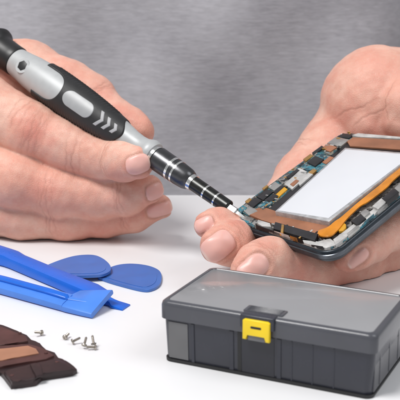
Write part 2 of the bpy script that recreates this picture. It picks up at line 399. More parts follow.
rv, rnail, rred, rline, rtip = detail(RH, rv,
    nails=[(220,245.5,-8,6,16.5,13), (203.5,223.5,-7,3.5,10,7.5), (254,267.5,-8,6,17,12), (359,259,-7,6,13,6.5)],
    creases=[(352,109,.35,1,11,.20,((.3,1),)), (372,114,.55,1,9,.22,((.2,1),)), (386,98,1,-.2,9,.2,((0,1),)), (262,246,-.7,.6,6,.12,((-1.4,.8),(0,1),(1.4,.7))),
             (240,228,-.8,.4,5,.10,((-1,.8),(.5,1))), (300,140,.6,-.7,8,.06,((-2,.8),(1,1)))],
    reds=[(240,222,6,.5), (222,215,5,.4), (262,243,6,.35), (300,270,9,.45), (340,285,9,.35), (345,120,8,.35), (372,132,7,.4), (300,165,8,.25), (328,80,8,.2), (350,272,6,.3), (380,60,9,.2), (198,222,4,.4), (208,250,5,.35), (244,262,5,.3), (340,263,5,.35)])
# upper body: arms, neck and chest under the shirt, at a coarser grid (world mm)
def w2P(p): return p
class WC(Cone): pass
Lw = c2w(cam(-250,57,555))*1000; Rw = c2w(cam(500,135,505))*1000
SHL, SHR = np.array([-185,690,330.]), np.array([185,690,330.])
EL, ER = np.array([-330,640,110.]), np.array([330,640,115.])
arms = [Cone(Lw, EL, 31, 40), Cone(EL, SHL, 41, 52), Cone(Rw, ER, 30, 40), Cone(ER, SHR, 41, 52)]
def core(P):
    P = list(P)
    t = np.sqrt((P[0]/128)**2+((P[1]-715)/98)**2)
    v = np.maximum((t-1)*98, np.abs(P[2]-110)-240)
    v = smin(v, Cone((-120,705,335), (120,705,335), 60, 60)(P), 40)
    v = smin(v, Cone((0,705,350), (0,690,440), 58, 52)(P), 25)
    for a in arms: v = smin(v, a(P), 12)
    return v
av, af = surface_net(core, (-420,380,-140), (420,830,500), 6.)
def build_mesh(name, parts, m, loc):
    vs = []; fs = []; k = 0
    for v, f in parts: vs.append(v); fs.append(f+k); k += len(v)
    vs = np.concatenate(vs); fs = np.concatenate(fs)
    me = bpy.data.meshes.new(name); me.vertices.add(len(vs)); me.vertices.foreach_set('co', (vs-np.array(loc)).astype(np.float32).ravel())
    me.loops.add(fs.size); me.loops.foreach_set('vertex_index', fs.astype(np.int32).ravel())
    me.polygons.add(len(fs)); me.polygons.foreach_set('loop_start', np.arange(0, fs.size, 4, dtype=np.int32))
    me.update(calc_edges=True); me.validate()
    me.polygons.foreach_set('use_smooth', [True]*len(me.polygons)); me.materials.append(m)
    o = bpy.data.objects.new(name, me); COL.objects.link(o); return o
PL = (0,.70,-.13)
person = build_mesh('person', [(c2w(lv), lf), (c2w(rv), rf), (av*.001, af)], M['skin'], PL)
person.location = PL
person['label'] = 'person in a grey heathered shirt holding a screwdriver and an opened phone in bare hands'; person['category'] = 'person'
for nm, a in (('nail', (lnail, rnail)), ('red', (lred, rred)), ('line', (lline, rline)), ('tip', (ltip, rtip))):
    at = person.data.attributes.new(nm, 'FLOAT', 'POINT'); at.data.foreach_set('value', np.concatenate([*a, np.zeros(len(av))]).astype(np.float32))
def shirt(P):
    t = np.sqrt((P[0]/205)**2+((P[1]-715)/135)**2)
    v = np.maximum((t-1)*135, np.abs(P[2]-110)-238)
    v = v + 48*np.clip((P[0]-78)/75, 0, 1)**2
    v = smin(v, Cone((-135,705,335), (135,705,335), 72, 72)(P), 45)
    for e, sh, wr in ((EL, SHL, Lw), (ER, SHR, Rw)):
        v = smin(v, Cone(e, sh, 56, 70)(P), 40); v = smin(v, Cone(e, e+(wr-e)*.45, 55, 46)(P), 10)
    v = v + 3.2*np.sin(P[0]*.024+P[2]*.017+1.2*np.sin(P[2]*.02)+.6)+2.6*np.sin(P[0]*.055-P[2]*.045+1.0)+1.2*np.sin(P[0]*.11+P[2]*.06)
    return np.maximum(v, -(Cone((0,705,360), (0,690,460), 66, 70)(P)))
sv, sf = surface_net(shirt, (-440,500,-140), (440,880,440), 5.)
sh = build_mesh('shirt', [(sv*.001, sf)], M['shirt'], PL); sh.parent = person
# ------------------------------------------------------------------ table
bm = bmesh.new(); prism(bm, rrect(-700,-60,700,504,30), -26, 0, bev=1.5, seg=3)
tb = thing('table', (0,.2,-.75), 'white table under the hands, the blue tools and the storage box', 'table')
link('table_top', bm, M['table'], tb)
for x in (-.64,.64):
    for y in (0,.45):
        bm = bmesh.new(); box(bm, (x*1000-20, y*1000-20, -750), (x*1000+20, y*1000+20, -26.2), bev=3); link('leg', bm, M['tablelegs'], tb)
# ------------------------------------------------------------------ screwdriver
A = np.array(W(20,64,446)); B = np.array(W(249,221.5,389)); ax = Vector(B-A); LEN = ax.length*1000; ax.normalize()
tocam = (Vector(C0)-Vector(A)).normalized(); e3 = (tocam-ax*tocam.dot(ax)).normalized(); e2 = e3.cross(ax).normalized()
if e2.z > 0: e2 = -e2
DF = frame(A, ax, e2, e3)
# reference pixels along the tool -> mm along the axis, and a local px -> mm scale
def s_of(s):
    p = Vector((20,64))+Vector((.826,.563))*s
    r = RV*(p.x-200)/FP+UV*(200-p.y)/FP+FV
    a, b, o = np.array(ax), r, C0-A              # closest point between the axis and the sight line
    n = np.cross(a, b); return float(np.dot(np.cross(-o, b)*-1, n)/np.dot(n, n))*1000*-1 if False else float(np.linalg.lstsq(np.stack([a, -b], 1), o, rcond=None)[0][0])*1000
def mmpx(s): return (446+(389-446)*s/278.)/FP
drv = thing('screwdriver', A, 'precision screwdriver with black rubber grip on a silver handle, held in the fingers', 'screwdriver')
def prof(pts): return [(s_of(s), r*mmpx(s)) for s, r in pts]
body = [(-4,12),(-3,14.2),(0,14.6),(6,15.4),(15,17),(26,18),(36,18.8),(50,18.9),(65,18.6),(78,18.0),(92,17.0),(104,15.8),(116,14.3),(126,12.9),(136,11.2),(144,10.7),(150,11.4),(154,13.3),(157,14.6),(160,14.6),(162.5,13.4),(163.5,11)]
bm = bmesh.new(); lathe(bm, prof(body), DF, 96); handle = link('handle', bm, M['silver'], drv, 40)
bp_ = np.array(prof(body)); Rb = lambda s: np.interp(s, bp_[:,0], bp_[:,1])
bm = bmesh.new(); lathe(bm, prof([(-37,6),(-36,11),(-34,16.5),(-31,20.2),(-29.3,21),(-27.5,20.4),(-25.6,18.2),(-23.8,16.4),(-21,15.5),(-9,15.1),(-4.5,15.2),(-3.4,14.7),(-3.2,10)]), DF, 96); link('end_cap', bm, M['blackgloss'], drv, 30)
def patch(s0, s1, mask, h, name, m, parent, step=.16, phi=(-180,180), ridges=None):
    ns = int((s_of(s1)-s_of(s0))/step); nphi = int((phi[1]-phi[0])/360*2*math.pi*8/step)
    ss = np.linspace(s_of(s0), s_of(s1), ns); ph = np.radians(np.linspace(phi[0], phi[1], nphi))
    Sg, Pg = np.meshgrid(ss, ph, indexing='ij'); R = Rb(Sg)
    spx = np.interp(Sg, [s_of(a) for a in range(-30, 280, 2)], range(-30, 280, 2))
    t = (R*Pg)/(mmpx(60))                           # across, px round the surface
    d = mask(spx, t, Pg)                            # >0 inside, in px
    hh = -.45+(h+.45)*np.clip(.5+d/1.6, 0, 1)
    if ridges is not None: hh = hh+ridges(spx, t, Pg)*(d > 1)
    R2 = R+hh
    # phi=0 faces the camera, positive phi turns down the picture
    Y, Z = R2*np.sin(Pg), R2*np.cos(Pg)
    Mx = np.array(DF); V = np.stack([Sg, Y, Z], -1)@Mx[:3,:3].T+Mx[:3,3]
    keep = hh > -.4; keep = keep[:-1,:-1] | keep[1:,:-1] | keep[:-1,1:] | keep[1:,1:]
    I = np.arange(ns*nphi).reshape(ns, nphi); q = np.stack([I[:-1,:-1], I[:-1,1:], I[1:,1:], I[1:,:-1]], -1)[keep]
    used, inv = np.unique(q, return_inverse=True); V = V.reshape(-1,3)[used]-np.array(origin_of(parent))
    me = bpy.data.meshes.new(name); me.from_pydata(V.tolist(), [], inv.reshape(-1,4).tolist()); me.update(); me.materials.append(m)
    me.polygons.foreach_set('use_smooth', [True]*len(me.polygons))
    o = bpy.data.objects.new(name, me); COL.objects.link(o); o.parent = parent; return o
def grip_mask(s, t, P):
    # the silver field ends in a rounded tongue; black sweeps up both flanks, and the black nose ends at the grey neck
    def one(t):
        tongue = np.minimum(15.2-np.abs(t)+0*s, 0)
        back = 27+3.5*np.clip((np.abs(t)-17)/4, -1, 1)
        c = np.where(s < 43, np.abs(t)-(16.6-.0*s), np.hypot((s-43)*1.0, t)-16.6)
        flank = s-(28+.2*(28-np.abs(t)).clip(0, 30))
        return np.minimum(c, flank)
    half = math.pi*18.5
    tt = np.where(np.abs(t) > half/1.0, 2*half-np.abs(t), np.abs(t))
    a = np.where(np.abs(P) < math.pi/2, one(t), one(tt*0+np.abs(np.pi-np.abs(P))*18.5*1.0))
    nose = (126+5*np.cos(2*P))-s
    return np.minimum(a, nose)
def ridges(s, t, P):
    a = np.abs(np.degrees(P)); fl = np.exp(-((a-82)/20)**2)
    return .28*fl*np.where((s > 36) & (s < 112), np.sin(s*2*math.pi/3.1), 0)
grip = patch(20, 140, grip_mask, .55, 'rubber_grip', M['rubber'], drv, .17, ridges=ridges)
patch(58, 104, lambda s, t, P: 8.4-np.where(np.abs(s-81) < 8.5, np.abs(t), np.hypot(np.abs(s-81)-8.5, t)), .75, 'oval_inlay', M['inlay'], grip, .14, (-60,60))
for c in (108.5, 116, 123.5):
    k = 8.2-.2*(c-108)
    patch(c-10, c+8, lambda s, t, P: np.minimum(2.0-np.abs(s-(c-np.abs(t)*.62))*.85, k-np.abs(t)), .75, 'chevron_mark', M['chevron'], grip, .10, (-60,60))
# hexagonal window with its rim
hs = s_of(13.5); hr = Rb(hs)
hexpts = lambda r, n=6, a0=0: [(hs+r*math.cos(rad(a0+360/n*i)), r*math.sin(rad(a0+360/n*i))) for i in range(n)]
bm = bmesh.new(); prism(bm, hexpts(3.3, 40), hr-1.2, hr+.10, DF, bev=.12); rim = link('hex_rim', bm, M['silver'], handle, 40)
bm = bmesh.new(); prism(bm, hexpts(2.35, 6, 12), hr-.6, hr+.22, DF, bev=.1); link('hex_socket', bm, M['blackgloss'], rim, 30)
# collar, shaft, rings and bit
bm = bmesh.new(); lathe(bm, prof([(163,8),(163.2,11.8),(166,11.8),(166.2,8)]), DF, 64); link('neck_ring', bm, M['chrome'], drv, 40)
bm = bmesh.new(); lathe(bm, prof([(166.1,9),(166.3,11.6),(167.3,12.3),(184,12.2),(184.3,11.4),(186.2,11.4),(186.5,12.1),(190,12.0),(190.3,11.3),(192,11.3),(192.3,11.9),(203,11.0),(206.5,9.6),(207.5,8.6),(207.6,4)]), DF, 64); col = link('collar', bm, M['gunmetal'], drv, 30)
for s0, s1, r in ((183.9,186.5,12.35),(190.1,192.3,12.15)):
    bm = bmesh.new(); lathe(bm, prof([(s0,10),(s0+.1,r),(s1-.1,r),(s1,10)]), DF, 64); link('collar_ring', bm, M['chrome'], col, 30)
bm = bmesh.new(); lathe(bm, prof([(207.3,5),(207.4,8.6),(211.3,8.3),(211.5,5)]), DF, 48); link('shaft_ring', bm, M['chrome'], drv, 30)
bm = bmesh.new(); lathe(bm, prof([(211.2,5),(211.4,7.5),(225,7.4),(225.2,6.9),(227.4,6.9),(227.6,7.4),(238,7.3),(238.2,6.8),(240.3,6.8),(240.5,7.3),(252.6,7.2),(253.4,6.6),(253.5,3)]), DF, 48); shf = link('shaft', bm, M['darkmetal'], drv, 30)
for s0, s1 in ((225.2,227.4),(238.2,240.3)):
    bm = bmesh.new(); lathe(bm, prof([(s0+.05,5),(s0+.15,7.5),(s1-.15,7.5),(s1-.05,5)]), DF, 48); link('band', bm, M['chrome'], shf, 30)
bm = bmesh.new(); hx = lambda s, r, sq=1.: [(s_of(s), r*mmpx(s)*math.cos(rad(60*i+15)), r*mmpx(s)*math.sin(rad(60*i+15))*sq) for i in range(6)]
loft(bm, [hx(253.3,4.6), hx(262,4.6), hx(263.5,3.2), hx(271,2.4), hx(277,.9)], DF); link('bit', bm, M['chrome'], drv, 20)
# ------------------------------------------------------------------ opened phone
def cdir(v): return Vector(v[0]*RV + v[1]*UV + v[2]*FV).normalized()
A3 = Vector(c2w(cam(275,211,388)))       # lower left corner of the battery on the phone's plane
ue, ve, ne = cdir((.73252,-.14226,-.66571)), cdir((.63096,.50899,.58551)), cdir((-.25554,.84894,-.46261))
def rounded(pts, rs, n=8):
    o = []; m = len(pts)
    for i in range(m):
        p, a, b = Vector(pts[i]), (Vector(pts[i-1])-Vector(pts[i])).normalized(), (Vector(pts[(i+1) % m])-Vector(pts[i])).normalized()
        h = a.angle(b)/2; d = rs[i]/math.tan(h); c = p+(a+b).normalized()*rs[i]/math.sin(h)
        s0, s1 = p+a*d-c, p+b*d-c; t0 = math.atan2(s0.y, s0.x); dt = (math.atan2(s1.y, s1.x)-t0+math.pi) % (2*math.pi)-math.pi
        for k in range(n+1): t = t0+dt*k/n; o.append((c.x+rs[i]*math.cos(t), c.y+rs[i]*math.sin(t)))
    return o
OUT = rounded([(-16.5,-11.5), (38.8,-18.6), (46.5,61.5), (-9.5,61.5)], [9,7,7,5])
def outline(ins):
    n = len(OUT); o = []
    for i in range(n):
        d = (Vector(OUT[(i+1) % n])-Vector(OUT[i-1])).normalized(); o.append((OUT[i][0]-d.y*ins, OUT[i][1]+d.x*ins))
    return o
PF = frame(A3, ue, ve, ne)
PI = PF.inverted()
def H(px, py, z=0.):                     # sight line -> (u, v) on the phone's plane raised z mm
    r = Vector(RV*(px-200)/FP+UV*(200-py)/FP+FV); o = A3+ne*(z*.001); t = (o-Vector(C0)).dot(ne)/r.dot(ne)
    q = PI @ (Vector(C0)+r*t); return (q.x, q.y)
pbase = A3+ue*.012+ve*.024-ne*.007
ph = thing('opened_phone', pbase, 'opened smartphone with bare circuit board and white battery, held up by the fingers', 'phone')
def clampuv(u, v, m=.8):                 # keep a part inside the frame's outline
    P = outline(m); n = len(P); best = None
    for i in range(n):
        a, b = Vector(P[i]), Vector(P[(i+1) % n]); e = b-a
        if e.length < 1e-6: continue
        q = Vector((u, v)); side = e.x*(v-a.y)-e.y*(u-a.x)
        if side < 0:
            t = min(max((q-a).dot(e)/e.dot(e), 0), 1); c = a+e*t
            if best is None or (q-c).length < (q-best).length: best = c
    return (u, v) if best is None else (best.x, best.y)
def pp(name, poly, z0, z1, m, bev=.15, parent=None, px=True, top=None):
    bm = bmesh.new(); pts = [clampuv(*H(x, y, z1)) for x, y in poly] if px else poly
    prism(bm, pts, z0, z1, PF, bev=bev); return link(name, bm, M[m], parent or ph, 35)
bm = bmesh.new()
rings = [[(x, y, z) for x, y in outline(ins)] for z, ins in ((-5.6,3.2),(-5.1,1.6),(-4.2,.5),(-3,.1),(-1.2,.0),(-.3,.25),(-.05,.6))]
loft(bm, rings, PF); back = link('phone_back', bm, M['frame'], ph, 40)
bm = bmesh.new(); loft(bm, [[(x, y, z) for x, y in outline(i)] for z, i in ((-3.0,.2),(-2.8,-.25),(-1.5,-.3),(-1.2,.1))], PF); link('bezel', bm, M['bezel'], ph, 40)
pp('mid_plate', outline(.9), -.2, .25, 'magnesium', .1, px=False)
batt = [(275,211),(345,147.5),(404,152.5),(412,156),(329,221.5)]
pp('battery_tray', [(267,210),(343,143),(418,147),(421,158),(331,228),(262,216)], .1, .9, 'chip', .15)
bt = pp('battery', batt, .9, 3.3, 'batteryfoil', .3)
pp('battery_label', [(278,210.2),(345.5,149.2),(404,154),(410,156.5),(328.5,218.0)], 3.2, 3.42, 'battery', .08, parent=bt)
# near end: copper strip, speaker bars, gaskets
pp('copper_strip', [(246,213),(262,206),(276,211.5),(331,223.5),(327,232),(318,236),(285,227),(262,220)], .2, 1.25, 'copper', .15)
pp('speaker_bar', [(255,225),(276,231.5),(273,238.5),(254,232.5)], .2, 2.0, 'chip', .3)
pp('speaker_bar', [(275,221.5),(318,233.5),(315,240.5),(273,228.5)], .2, 1.9, 'chip', .3)
pp('gasket', [(258,219.5),(270,223),(271,226.5),(262,226),(257,223)], .2, 2.1, 'whiteclip', .2)
pp('gasket', [(273,231),(283,233.5),(285,238.5),(277,240),(272,236)], .2, 2.2, 'whiteclip', .2)
pp('contact_spring', [(281.5,224),(284,224.5),(283,233),(280.5,232)], .4, 2.5, 'gold', .15)
pp('contact_spring', [(285,238.5),(291,240),(290.5,243),(285.5,242)], .4, 2.3, 'gold', .2)
pp('connector', [(291,239.5),(297,241.5),(296,245.5),(290.5,243.8)], .4, 2.2, 'chip', .2)
pp('shield_plate', [(298,239),(318,242),(330,238),(338,244),(324,253),(310,250),(297,246)], .2, 1.2, 'whiteclip', .3)
pp('connector', [(307,247),(322,250.5),(319,254.5),(306,251)], .4, 1.6, 'chip', .25)
pp('antenna_strip', [(240,217.5),(252,222.5),(252,228.5),(246,226)], .2, 1.0, 'pcbblue', .15)
pp('shield_plate', [(262,236),(276,241),(284,246),(276,245.5),(262,239.5)], .2, 1.0, 'whiteclip', .2)
# amber ribbon cable that loops round the battery's lower edge
bm = bmesh.new()
rib = [(319,230),(327,227.5),(335,221),(341,217),(356,204),(372,191),(384,181),(404,161),(416,152),(420,156),(410,166),(394,179.5),(386,188),(368,201.5),(360,206),(347,218.5),(338,229.5),(331,235.5),(322,236),(318,233.5)]
prism(bm, catmull([H(x, y, 2.4) for x, y in rib], 4), 1.9, 2.4, PF, bev=.12); rc = link('ribbon_cable', bm, M['orange'], ph, 40)
pp('yellow_connector', [(336.5,225),(339,222.5),(343,222),(346,224),(346,227.5),(343,230.5),(339,231),(336.5,228.5)], 1.0, 1.9, 'yellowpart', .3)
# right hand strip: metal plate, teal board and parts
pp('side_board', [(330,244),(345,232),(420,176),(423,182),(352,240),(332,251)], .2, .9, 'pcbblue', .15)
pp('side_plate', [(333,239),(347,229),(372,210),(422,170),(424,176),(350,234),(336,245)], .2, 1.5, 'whiteclip', .25)
for poly, z, m_, nm in (([(351,221),(360,214),(366,218),(357,225)],2.2,'chip','chip'), ([(360,213),(366,208.5),(370,212),(364,217)],2.4,'shield','metal_can'),
        ([(372,206),(381,198),(387,201),(378,209)],2.3,'whiteclip','connector'), ([(382,198),(393,188),(399,192),(388,202)],2.7,'chip','camera_module'),
        ([(394,188),(402,181),(407,185),(399,192)],2.4,'shield','metal_can'), ([(347,233),(358,224),(361,226.5),(350,236)],1.9,'shield','metal_can'),
        ([(364,222),(374,213),(377,215.5),(367,225)],1.8,'pcbblue','circuit_patch'), ([(378,211),(388,203),(391,205),(381,214)],1.9,'whiteclip','connector'),
        ([(400,178),(410,169),(414,173),(405,182)],2.6,'whiteclip','connector')):
    pp(nm, poly, .3, z, m_, .25)
# long circuit board on the far edge
pp('circuit_board', [(237,209.5),(250,199),(282,174),(342,133.5),(352,138),(346,143),(276,202),(262,210),(248,215)], .2, 1.0, 'pcb', .12)
board = [
 ([(240,208),(247,203),(258,211),(249,215)],1.5,'shield','shield_plate'), ([(237,209),(243,205),(247,208),(241,212)],1.9,'pcbblue','circuit_patch'),
 ([(247,203),(255,197),(262,200),(253,207)],2.2,'chip','chip'), ([(258,206),(268,199),(273,202),(263,209)],1.9,'pcbblue','circuit_patch'),
 ([(256,196),(266,188.5),(273,191.5),(263,200)],2.1,'chip','chip'), ([(264,200),(274,193),(279,196),(269,203)],1.9,'chip','chip'),
 ([(268,187),(275,181.5),(281,185),(274,190.5)],2.1,'shield','metal_can'), ([(274,195),(284,186.5),(287.5,189),(278,197.5)],1.7,'yellowpart','yellow_patch'),
 ([(273,191.5),(282,184.5),(285,186),(276,194)],1.9,'chip','chip'),
 ([(278,180),(288,172.5),(294,176),(284,184)],1.7,'magnesium','metal_can'),
 ([(284,184),(300,170),(309,174.5),(292,189)],2.1,'whiteclip','shield_plate'), ([(294,171),(299,167.5),(307,171.5),(302,175)],2.0,'whiteclip','shield_plate'),
 ([(286,176.5),(297,168.5),(299.5,170),(289,178.5)],2.4,'chip','chip'), ([(297,182),(308,172.5),(313,174),(300,185.5)],2.2,'whiteclip','shield_plate'),
 ([(300,168),(318,152),(334,158.5),(318,172)],1.4,'pcbblue','circuit_patch'), ([(307,162),(315,155.5),(324,159),(315,166)],2.5,'chip','processor_chip'),
 ([(310,152),(320,145),(324,147),(314,154.5)],2.1,'chip','chip'), ([(303,159),(310,153.5),(313,155.5),(306,161)],2.1,'gold','gold_contact'),
 ([(321,148),(328,143.5),(337,147),(330,151.5)],1.9,'copper','copper_patch'), ([(327,143),(336,136.5),(349,139.5),(341,146)],2.0,'shield','shield_plate'),
 ([(336,137),(343,133),(353,134.5),(349,138)],1.9,'chip','chip'), ([(322,162),(330,156),(334,157.5),(326,164)],1.9,'copper','copper_patch'),
 ([(306,174),(313,168.5),(317,170),(310,176)],1.9,'gold','gold_contact'), ([(290,184),(296,179),(299,180.5),(293,186)],2.6,'copper','copper_patch'),
 ([(262,188),(266,184.5),(268,185.5),(264,189.5)],2.6,'gold','gold_contact'), ([(245,201),(249,197.5),(252,199),(248,203)],2.4,'gold','gold_contact')]
for poly, z, m_, nm in board: pp(nm, poly, .8, .85+(z-.8)*.62, m_, .16)
def specks(n, u0, u1, v0, v1, ms):      # tiny soldered components, each one a part
    k = 0
    while k < n:
        w_, l_ = random.choice([(.3,.55),(.55,.3),(.35,.9),(.9,.35),(.3,.3)]); u = random.uniform(u0, u1); v = random.uniform(v0, v1)
        if clampuv(u, v, 1.6) != (u, v): continue
        b_ = bmesh.new(); box(b_, (u-w_, v-l_, .8), (u+w_, v+l_, random.uniform(1.2,1.9)), PF, bev=.06, seg=1); k += 1
        link('solder_component', b_, M[random.choice(ms)], ph, 30)
specks(64, -15, -1.5, -5, 60, ['chip','shield','shield','gold','whiteclip'])
specks(24, 31, 44, -14, 58, ['chip','shield','whiteclip','pcbblue'])
specks(18, 0, 32, -16, -9, ['shield','whiteclip','chip','gold'])
# far end
pp('copper_strip', [(347,141),(353,137),(420,141),(422,150),(404,149.5),(350,146)], .2, 1.5, 'copper', .15)
pp('shield_plate', [(352,135),(358,133),(420,137),(420,139.5),(358,136.5)], .2, 1.7, 'whiteclip', .15)
# ------------------------------------------------------------------ storage box
bw = Vector((-.012446,.293975,0)); yaw = rad(-25.37)
bx_, by_ = Vector((math.cos(yaw), math.sin(yaw), 0)), Vector((-math.sin(yaw), math.cos(yaw), 0))
BF = frame(bw, bx_, by_, (0,0,1)); BW, BD, BH = 67.7, 37.3, 19.8
st = thing('storage_box', bw+bx_*.034+by_*.019, 'dark grey plastic storage box with a lighter lid and a yellow latch', 'storage box')
def ringb(i, z, r): return [(x, y, z) for x, y in rrect(i, i, BW-i, BD-i, r, 8)]
LZ = 13.9
bm = bmesh.new(); loft(bm, [ringb(1.7,.0,2), ringb(1.4,.5,2.2), ringb(.8,LZ+.2,2.4)], BF); bd = link('box_body', bm, M['boxbody'], st, 40)
bm = bmesh.new(); loft(bm, [ringb(1.0,.1,2.4), ringb(.95,1.1,2.4)], BF); link('base_rim', bm, M['boxdark'], bd, 40)
bm = bmesh.new(); loft(bm, [ringb(.45,LZ,2.2), ringb(.0,LZ+.25,2.4), ringb(.0,18.2,2.4), ringb(.25,19.2,2.4), ringb(.9,19.75,2.2), ringb(1.8,19.8,1.8), ringb(2.1,19.45,1.6)], BF); lid = link('lid', bm, M['boxrim'], st, 40)
bm = bmesh.new(); prism(bm, rrect(2.0,2.0,BW-2.0,BD-2.0,1.7,6), 19.2, 19.62, BF, bev=.1); link('lid_panel', bm, M['boxlid'], lid, 35)
def fy(z): return 1.4-(z-.5)/(LZ-.3)*.6     # the front wall leans outwards as it rises
def front(name, x0, x1, z0, z1, out, m, parent, bev=.18):
    b2 = bmesh.new(); ps = []
    bmesh.ops.create_cube(b2, size=1)
    for v in b2.verts:
        z = z0 if v.co.z < 0 else z1
        v.co = Vector((x0 if v.co.x < 0 else x1, fy(z)-out if v.co.y < 0 else fy(z)+.8, z))
    if bev: bmesh.ops.bevel(b2, geom=b2.edges[:], offset=bev, segments=2, affect='EDGES')
    bm = bmesh.new(); merge(bm, b2, BF); return link(name, bm, M[m], parent, 35)
front('lit_through_panel', 2.6, 9.6, 1.2, 13.6, .22, 'boxpale', bd, .3)  # glow through the left wall, painted as a paler opaque panel
for x0, x1, o in ((10.4,11.5,.25),(22.9,24.4,.25),(38.0,39.4,.25),(42.3,42.9,.12),(48.6,49.2,.12),(55.0,55.6,.12)):
    front('rib', x0, x1, 1.0, 13.7, o, 'boxbody', bd, .12)
front('recess_shade', 25.6, 26.8, .6, 13.7, .1, 'boxdark', bd, 0)  # slightly raised near-black strip, painted for the shaded edge of the recess
front('shaded_channel_panel', 26.9, 37.3, .2, 13.7, .12, 'channel', bd, .1)  # recess shade painted on a panel that stands slightly proud
# right hand end wall carries the same slim ribs
for y0, y1 in ((8,9),(18,19),(28,29)):
    bm = bmesh.new(); prism(bm, [(BW-2.6, y0), (BW-.9, y0), (BW-.9, y1), (BW-2.6, y1)], 2, 13.6, BF, bev=.1); link('rib', bm, M['boxbody'], bd, 35)
bm = bmesh.new(); prism(bm, [(BW-2.6, 3), (BW-1.0, 3), (BW-1.0, BD-3), (BW-2.6, BD-3)], 1.6, 13.6, BF, bev=.1); link('lit_end_panel', bm, M['boxend'], bd, 35)  # added panel, coloured paler for light coming through the wall
# latch: dark hinge block over the rim, yellow clasp with slot and two legs
bm = bmesh.new(); prism(bm, rrect(27.0,-.9,37.6,2.6,.5,3), 16.2, 20.05, BF, bev=.35, seg=3); hb = link('latch_hinge', bm, M['boxbody'], st, 35)
bm = bmesh.new(); prism(bm, rrect(26.4,2.9,38.8,7.6,.4,3), 19.5, 20.0, BF, bev=.15); pl = link('lid_plate', bm, M['boxrim'], lid, 35)
bm = bmesh.new()
for i in range(9): prism(bm, rrect(27.4,3.4+i*.44,37.8,3.62+i*.44,.1,2), 19.9, 20.12, BF, bev=.05, seg=1)
link('plate_ridges', bm, M['boxbody'], pl, 35)
LF = frame(BF @ Vector((28.2,-1.0,.35)), bx_, (0,0,1), -by_)     # local x along the front, y up, z out
bm = bmesh.new()
yl = [(0,12.5),(1.3,12.5),(1.3,14.2),(7.1,14.2),(7.1,12.5),(8.4,12.5),(8.4,18.3),(7.8,18.7),(.6,18.7),(0,18.3)]
prism(bm, yl, -.4, .75, LF, bev=.25, seg=3); la = link('latch', bm, M['yellow'], st, 35)
bm = bmesh.new(); prism(bm, rrect(2.5,16.1,5.9,16.85,.35,4), .3, .79, LF, bev=.03); link('latch_slot', bm, M['boxdark'], la, 35)
bm = bmesh.new(); prism(bm, rrect(1.5,12.2,6.9,14.1,.2,3), -1.6, .25, LF, bev=.15); link('latch_catch', bm, M['boxpale'], la, 35)
# ------------------------------------------------------------------ blue opening tools
def bar(sec, roll=0.):
    # sec: (px, py, half width mm, height mm, lift mm); px,py follow the near lower edge on the table; roll lifts the far side
    bm = bmesh.new(); rings = []
    P = [T(s[0], s[1]) for s in sec]; cr, sr = math.cos(roll), math.sin(roll)
    for i, s in enumerate(sec):
        d = (P[min(i+1, len(P)-1)]-P[max(i-1, 0)]).normalized(); n = Vector((-d.y, d.x, 0)); w_, h_, l_ = 2*s[2], s[3], s[4]
        o = s[5] if len(s) > 5 else 0.; c = min(w_*.22, h_*.38); k = c*.4
        q = [(k, 0), (w_-k, 0), (w_, k), (w_, h_-c), (w_-c*.3, h_-c*.3), (w_-c, h_), (c, h_), (c*.3, h_-c*.3), (0, h_-c), (0, k)]
        rings.append([tuple(P[i]+(n*((a+o)*cr-(b+l_)*sr)+Vector((0,0,(a+o)*sr+(b+l_)*cr)))*.001) for a, b in q])
    loft(bm, rings)
    return bm
t1 = thing('spudger', T(55,290), 'bright blue pry bar with a narrow flat tip, lying behind the broad-bladed one', 'pry tool')
bm = bar([(-70,243,4.6,5.4,.05),(-3,266,4.6,5.4,.05),(3,267.5,4.5,5.2,.05),(9,269.5,4.1,4.7,.05),(45,285,4.1,4.6,.05),(80,300,4.4,4.5,.05),(94,306,3.9,4.1,.05),(99,306.5,2.4,2.7,.3,1.2)]); link('handle', bm, M['blue'], t1, 40)
bm = bar([(98,306.3,2.1,2.4,.3,1.5),(106,308.3,1.8,1.9,.2,1.6),(110,309.3,2.8,1.2,.1,.6),(122,311.2,3.0,.5,.0,.3)]); link('flat_tip', bm, M['blue'], t1, 40)
t2 = thing('spudger', T(50,312), 'paler blue pry bar ending in a broad flat blade, nearest of the blue tools', 'pry tool')
RO = rad(20)
bm = bar([(-70,277,3.6,3.4,.1),(0,295,3.6,3.4,.1),(40,306,3.6,3.2,.1),(63,312.3,3.6,2.9,.1)], RO); h2 = link('handle', bm, M['bluelight'], t2, 40)
bm = bar([(-70,277,1.3,1.3,3.2,3.2),(0,295,1.3,1.3,3.2,3.2),(40,306,1.3,1.3,3.0,3.2),(61,311.8,1.2,1.2,2.7,3.1),(63.5,312.4,.7,.5,2.7,3.4)], RO); link('spine', bm, M['blue'], h2, 40)
bm = bar([(61,311.7,3.7,2.7,.1),(65,313,5.2,2.6,.1),(80,316.5,6.4,2.3,.1),(92,319,7.2,2.0,.1)], RO); bl = link('blade', bm, M['bluelight'], t2, 40)
bm = bar([(62,312,.9,.8,2.4,3.4),(75,315.3,.6,.5,2.2,4.6),(84,317.3,.2,.2,2.0,5.6)], RO); link('blade_ridge', bm, M['bluelight'], bl, 40)
